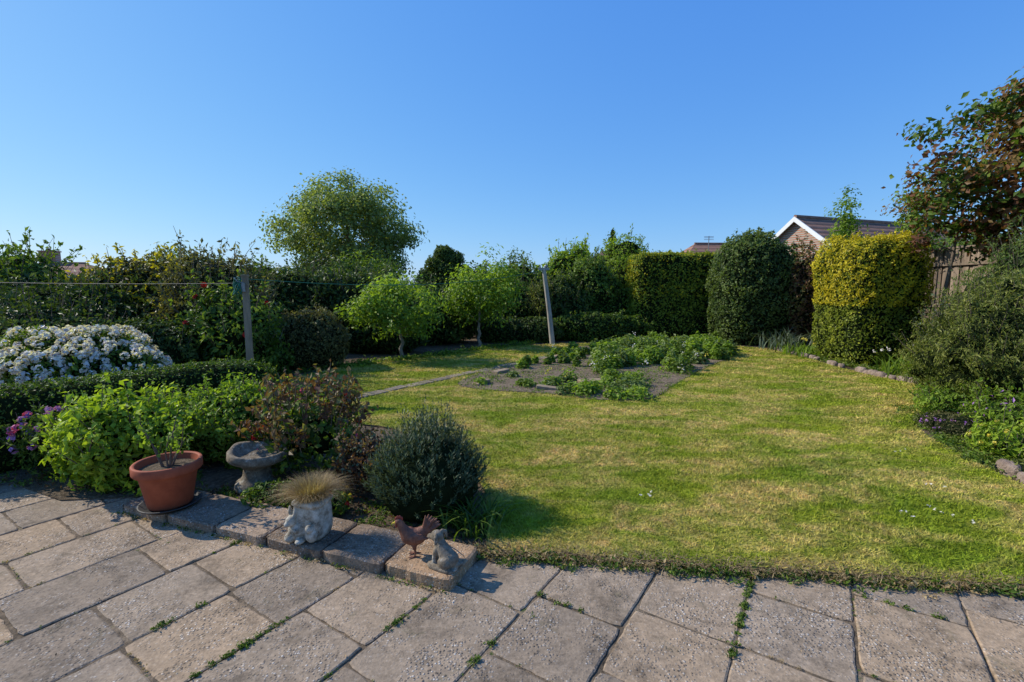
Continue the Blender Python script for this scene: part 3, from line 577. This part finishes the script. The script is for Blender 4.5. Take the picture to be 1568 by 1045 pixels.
shrub('mixed_shrub',-6.6,11.6,2.0,1.3,.9,6000,.10,G_mid,.5,amp=.25,sh=(100,.4))
shrub('low_dark_shrub',-3.2,11.6,.8,1.0,.5,3600,.08,G_dark,.5,amp=.2,sh=(30,.15))
shrub('conifer_shrub',-.3,15.3,1.75,1.6,.9,8000,.10,G_dark,.4,amp=.2,sh=(100,.3),lvb=.55)
shrub('light_green_shrub',-.2,17.2,2.35,1.8,.9,7000,.12,G_mid,.5,amp=.25,sh=(120,.4),lvb=.55)
shrub('dark_shrub',1.5,15.2,1.85,1.1,.8,6500,.10,G_dark,.5,amp=.2,sh=(70,.3),lvb=.55)
shrub('brown_grassy_shrub',.9,14.6,1.75,.35,.35,1800,.10,G_olive,.25,amp=.2,sh=(60,.3),up=2)
shrub('green_hedge',2.6,15.8,2.35,1.2,.8,7500,.10,G_mid,.5,amp=.22,sh=(90,.3),lvb=.55)
shrub('yellow_green_shrub',2.3,17.5,3.0,1.4,.9,6500,.12,G_lime,.5,amp=.28,sh=(110,.4))
shrub('bright_green_conifer',3.9,16.8,3.1,1.0,.9,6500,.10,G_light,.4,amp=.2,sh=(90,.3),lvb=.6)
shrub('low_border_shrub',.2,13.9,.7,1.4,.4,4000,.08,G_dark,.5,amp=.2,sh=(30,.15))
shrub('low_border_shrub',2.6,14.2,.9,1.5,.4,4000,.08,G_mid,.5,amp=.2,sh=(30,.15))
shrub('low_border_shrub',-4.6,8.4,.6,.6,.5,2600,.06,G_mid,.5,amp=.2,sh=(20,.15))
# right side
shrub('golden_privet_hedge',5.28,15.4,2.62,1.5,.7,20000,.07,G_goldb,.5,p=11,amp=.035,freq=5,cz=.49,core=.94,thick=.025,sh=(150,.07),mat2=G_gold,n2=2200,lvb=.5)
shrub('evergreen_bush',6.85,13.7,3.0,1.12,1.0,15000,.075,G_sage,.5,p=3,amp=.07,freq=3,cz=.46,core=.92,thick=.04,sh=(160,.12))
shrub('red_leaved_shrub',7.9,12.9,2.5,.62,.6,4500,.085,G_red,.5,amp=.2,sh=(80,.2),core=.7,thick=.15,lvb=.55)
shrub('golden_conifer',7.5,10.1,2.58,.80,.8,19000,.055,G_goldc,.45,p=5.5,amp=.06,freq=3.5,cz=.47,core=.92,thick=.04,sh=(260,.1,1),mat2=G_gold,n2=12000,lvb=.48)
shrub('dark_low_shrub',8.75,9.8,.9,.6,.5,2500,.07,G_dark,.5,amp=.15,sh=(30,.2))
shrub('heather_conifer',6.12,5.75,1.62,1.02,.95,24000,.05,G_olive,.28,amp=.24,freq=3.8,sh=(460,.16),core=.86,up=2,thick=.08,lvb=.45)
shrub('juniper_bush',8.0,6.9,2.4,1.1,1.0,15000,.06,G_sage,.3,amp=.25,sh=(260,.28),up=1.5)
shrub('climbing_shrub',9.1,7.6,2.7,.8,.8,7000,.08,G_light,.5,amp=.3,sh=(140,.35),core=.7,thick=.15,mat2=G_cop,n2=500)
shrub('teal_leaf_shrub',7.9,8.5,1.35,.5,.4,1800,.08,G_grey,.35,amp=.3,sh=(50,.25),core=.4,thick=.3)
shrub('back_corner_shrub',8.6,14.5,2.3,.9,.8,6000,.09,G_mid,.5,amp=.2,sh=(80,.3))
shrub('thyme_mat',4.95,5.1,.2,.36,.5,3000,.028,G_brown,.4,amp=.2,cz=.1,fl=[(Purple,60,.012,5,.018)])
shrub('yellow_green_perennial',4.75,4.35,.3,.36,.4,1800,.05,G_lime,.4,amp=.3,core=.5,thick=.25,sh=(30,.12),fl=[(Yel,20,.015,8,.024)])
shrub('green_perennial',5.4,4.9,.5,.5,.5,3000,.05,G_light,.4,amp=.3,core=.6,thick=.2,sh=(50,.15),mat2=Purple,n2=60)
shrub('green_perennial',5.2,3.9,.55,.5,.5,2500,.06,G_light,.4,amp=.3,core=.6,thick=.2,sh=(50,.15),fl=[(Yel,24,.015,8,.03)])
shrub('creeping_groundcover',4.42,3.7,.14,.25,.45,1500,.03,G_olive,.4,amp=.2,cz=.1)
shrub('green_perennial',5.35,5.6,.4,.4,.35,2500,.05,G_light,.4,amp=.3,core=.6,thick=.2,sh=(40,.14))
shrub('green_perennial',6.2,6.7,.4,.35,.3,2000,.05,G_mid,.4,amp=.3,core=.6,thick=.2,sh=(40,.14))
def straps(name,x,y,n,L,r,mat,w=.03,fl=None):
    mb=MB();B=np.array([x,y,.02])+np.c_[rn(n,2)*r,np.zeros(n)];ribbons(mb,B,L*(.6+.5*R.random(n)),.3+.7*R.random(n),w,0,np.clip(.5+.2*rn(n),0,1),.55,6)
    ms=[mat]
    if fl:
        ms.append(fl)
        for k in range(4): leaves(mb,np.array([x,y,L*.95])+rn(1,3)*[r,r,.05]+rn(10,3)*.015,rn(10,3),.035,.6,1,.7)
    mb.build(name,ms)
straps('iris_clump',7.15,8.5,170,.56,.22,G_light,.03,White);straps('iris_clump',6.95,12.0,130,.75,.28,G_grey,.035);straps('iris_clump',7.6,8.0,90,.5,.2,G_mid,.03);straps('daylily_clump',6.85,10.9,90,.4,.25,G_light,.03,Yel);straps('daylily_clump',6.9,11.2,80,.4,.3,G_light,.03)
mb=MB()
for i in range(380):
    t=R.random();y=7.4+5*t;x=6.68+abs(R.normal())*.35;tuft(mb,x,y,.03,.06,20,.055,R.choice([0,1,2]))
for i in range(380):
    y=R.uniform(3.4,6.2);x=4.16+max(0,y-4.2)*.44+abs(R.normal())*.4;tuft(mb,x,y,.02,.05,18,.038,R.choice([0,1,2]))
for i in range(200):
    t=R.random();a_=np.array([-4.2,7.9]);b_=np.array([1.2,13.5]);q_=a_+(b_-a_)*t+[-.2-abs(R.normal())*.2,.15+abs(R.normal())*.2];tuft(mb,q_[0],q_[1],.03,.08,16,.07,R.choice([0,1]))
mb.build('border_groundcover',[G_mid,G_light,G_olive])
# ---------- trees
tree('apple_tree',(-2.42,10.4),.66,(-2.5,10.4,1.22),(1.05,.85,.62),74,62,.13,.09,G_light,.045,barkg,flat=.8,amp=.35,seed=4,inner=.2,lvb=.6)
tree('apple_tree',(-.86,12.5),.66,(-.8,12.5,1.42),(1.0,.8,.82),80,62,.14,.095,G_light,.05,barkg,flat=.9,amp=.35,seed=8,inner=.2,lvb=.6)
tree('large_round_tree',(-8.1,24),2.0,(-8.1,24,4.15),(3.2,2.9,2.65),330,95,.30,.16,G_tree,.26,bark,inner=.25,amp=.12,lvb=.6,seed=5,thin=1.)
tree('copper_leaved_tree',(9.0,8.3),2.0,(9.5,8.3,3.75),(2.25,1.5,1.8),230,80,.17,.11,G_cop,.10,bark,inner=.3,amp=.35,seed=11,mat2=G_mid,f2=.4,thin=1.2,asp=.65)
tree('copper_leaved_tree',(8.3,9.2),1.6,(8.5,9.2,3.05),(1.1,.6,.6),36,60,.13,.10,G_mid,.045,bark,inner=.3,amp=.4,seed=13,mat2=G_cop,f2=.35)
tree('young_tree',(9.35,13.7),1.8,(9.35,13.7,3.3),(.35,.3,1.1),34,55,.12,.09,G_light,.03,bark,amp=.3,inner=.0)
tree('young_tree',(9.0,10.9),1.8,(9.0,10.9,3.15),(.5,.35,.8),34,55,.11,.08,G_light,.03,bark,amp=.4,inner=.0,mat2=G_cop,f2=.2)
mb=MB();mb.tube([(-2.75,20,0),(-2.75,20,3)],[.1,.04],8,2)
for x,z,r in [(-2.8,3.0,.38),(-2.4,2.75,.42),(-3.1,2.55,.45),(-2.7,2.3,.6),(-2.1,2.2,.4),(-3.4,2.0,.5),(-2.7,1.7,.8)]:
    mb.sell((x,20,z),(r*.8,r*.75,r*.65),1);shell(mb,(x,20,z),(r,r,r*.85),1100,.12,.4,0,amp=.25,zlow=-.9,lvb=.8,thick=.12)
mb.build('cypress_tree',[G_dark,core_m,bark])
mb=MB();mb.tube([(6.2,30,0),(6.2,30,5)],[.12,.02],8,2)
n=5000;z=R.random(n)**.8;rr=(1-z)*1.5+.04;a=R.random(n)*6.28;s_=.6+.4*np.sin(z*60);P=np.c_[6.2+rr*s_*np.cos(a),30+rr*s_*np.sin(a),1.3+z*3.8-.1*rr];leaves(mb,P,np.c_[np.cos(a),np.sin(a),.5+0*a],.16,.35,0,np.clip(.5+.2*rn(n),0,1))
mb.build('fir_tree',[G_dark,core_m,bark])
tree('birch_sapling',(.15,22),1.5,(.15,22,2.7),(.35,.35,.7),20,25,.15,.10,G_mid,.03,bark,inner=0)
mb=MB()
for i in range(95):
    x=-48+i*.95+R.normal()*.4;y=27+R.uniform(0,7);r=R.uniform(.8,1.7);h=R.uniform(1.0,1.75)
    if x>11: y+=22;r*=1.6;h*=1.5
    if abs(x+32)<6: y+=14
    mb.sell((x,y,h*.8),(r*1.05,r,h*.85),1,2,16,10);shell(mb,(x,y,h*.8),(r*1.15,r,h*(1+.15*R.random())),750,.2,.5,R.choice([0,2,3,0]),amp=.25,seed=i,zlow=-.3,thick=.1)
mb.build('distant_trees',[G_dark,core_m,G_mid,G_brown])
tree('garden_tree',(-10.5,15.5),1.2,(-10.5,15.5,1.9),(1.5,1.2,.8),60,90,.22,.12,G_mid,.07,bark,amp=.3)
tree('garden_tree',(-15.5,13.5),1.2,(-15.0,13.5,1.5),(1.4,1.2,.7),60,90,.22,.12,G_dark,.07,bark,amp=.3)
tree('garden_tree',(-5.2,16.5),1.2,(-5.2,16.5,1.8),(1.6,1.2,.9),60,90,.22,.12,G_mid,.07,bark,amp=.3)
tree('garden_tree',(12.2,12.5),1.6,(12.2,12.5,2.2),(1.6,1.4,.9),60,90,.22,.12,G_mid,.07,bark,amp=.3)

# ---------- light, sky, camera
sd=Vector((-.95,.31,0)).normalized();el=math.radians(37);sun=Vector((sd.x*math.cos(el),sd.y*math.cos(el),math.sin(el)))
l=bpy.data.lights.new('sun','SUN');l.energy=5.0;l.angle=math.radians(.5);l.color=(1,.94,.83);o_=bpy.data.objects.new('sun',l);S.collection.objects.link(o_);o_.rotation_euler=(-sun).to_track_quat('-Z','Y').to_euler()
w=bpy.data.worlds.new('World');S.world=w;w.use_nodes=True;nt=w.node_tree;bg=nt.nodes['Background'];sk=nt.nodes.new('ShaderNodeTexSky');sk.sky_type='NISHITA';sk.sun_disc=False;sk.sun_elevation=el;sk.sun_rotation=math.atan2(sd.x,sd.y)%(2*math.pi)
sk.air_density=1.0;sk.dust_density=.3;sk.ozone_density=3.0
# colour response of the clear sky (per-channel gamma and gain)
sp=nt.nodes.new('ShaderNodeSeparateColor');cb=nt.nodes.new('ShaderNodeCombineColor');nt.links.new(sk.outputs[0],sp.inputs[0])
for i,(e,k) in enumerate([(.90,.72),(.62,1.66),(.25,4.8)]):
    a=nt.nodes.new('ShaderNodeMath');a.operation='POWER';a.inputs[1].default_value=e;b=nt.nodes.new('ShaderNodeMath');b.operation='MULTIPLY';b.inputs[1].default_value=k
    nt.links.new(sp.outputs[i],a.inputs[0]);nt.links.new(a.outputs[0],b.inputs[0]);nt.links.new(b.outputs[0],cb.inputs[i])
nt.links.new(cb.outputs[0],bg.inputs[0]);bg.inputs[1].default_value=.125
S.view_settings.view_transform='Standard';S.view_settings.look='None';S.view_settings.exposure=0
c=bpy.data.cameras.new('camera');c.lens=16.8;c.sensor_width=36;c.clip_end=3000;c.clip_start=.05;o_=bpy.data.objects.new('camera',c);S.collection.objects.link(o_);o_.location=(0,0,1.6);o_.rotation_euler=(math.radians(90-6.4),0,0);S.camera=o_
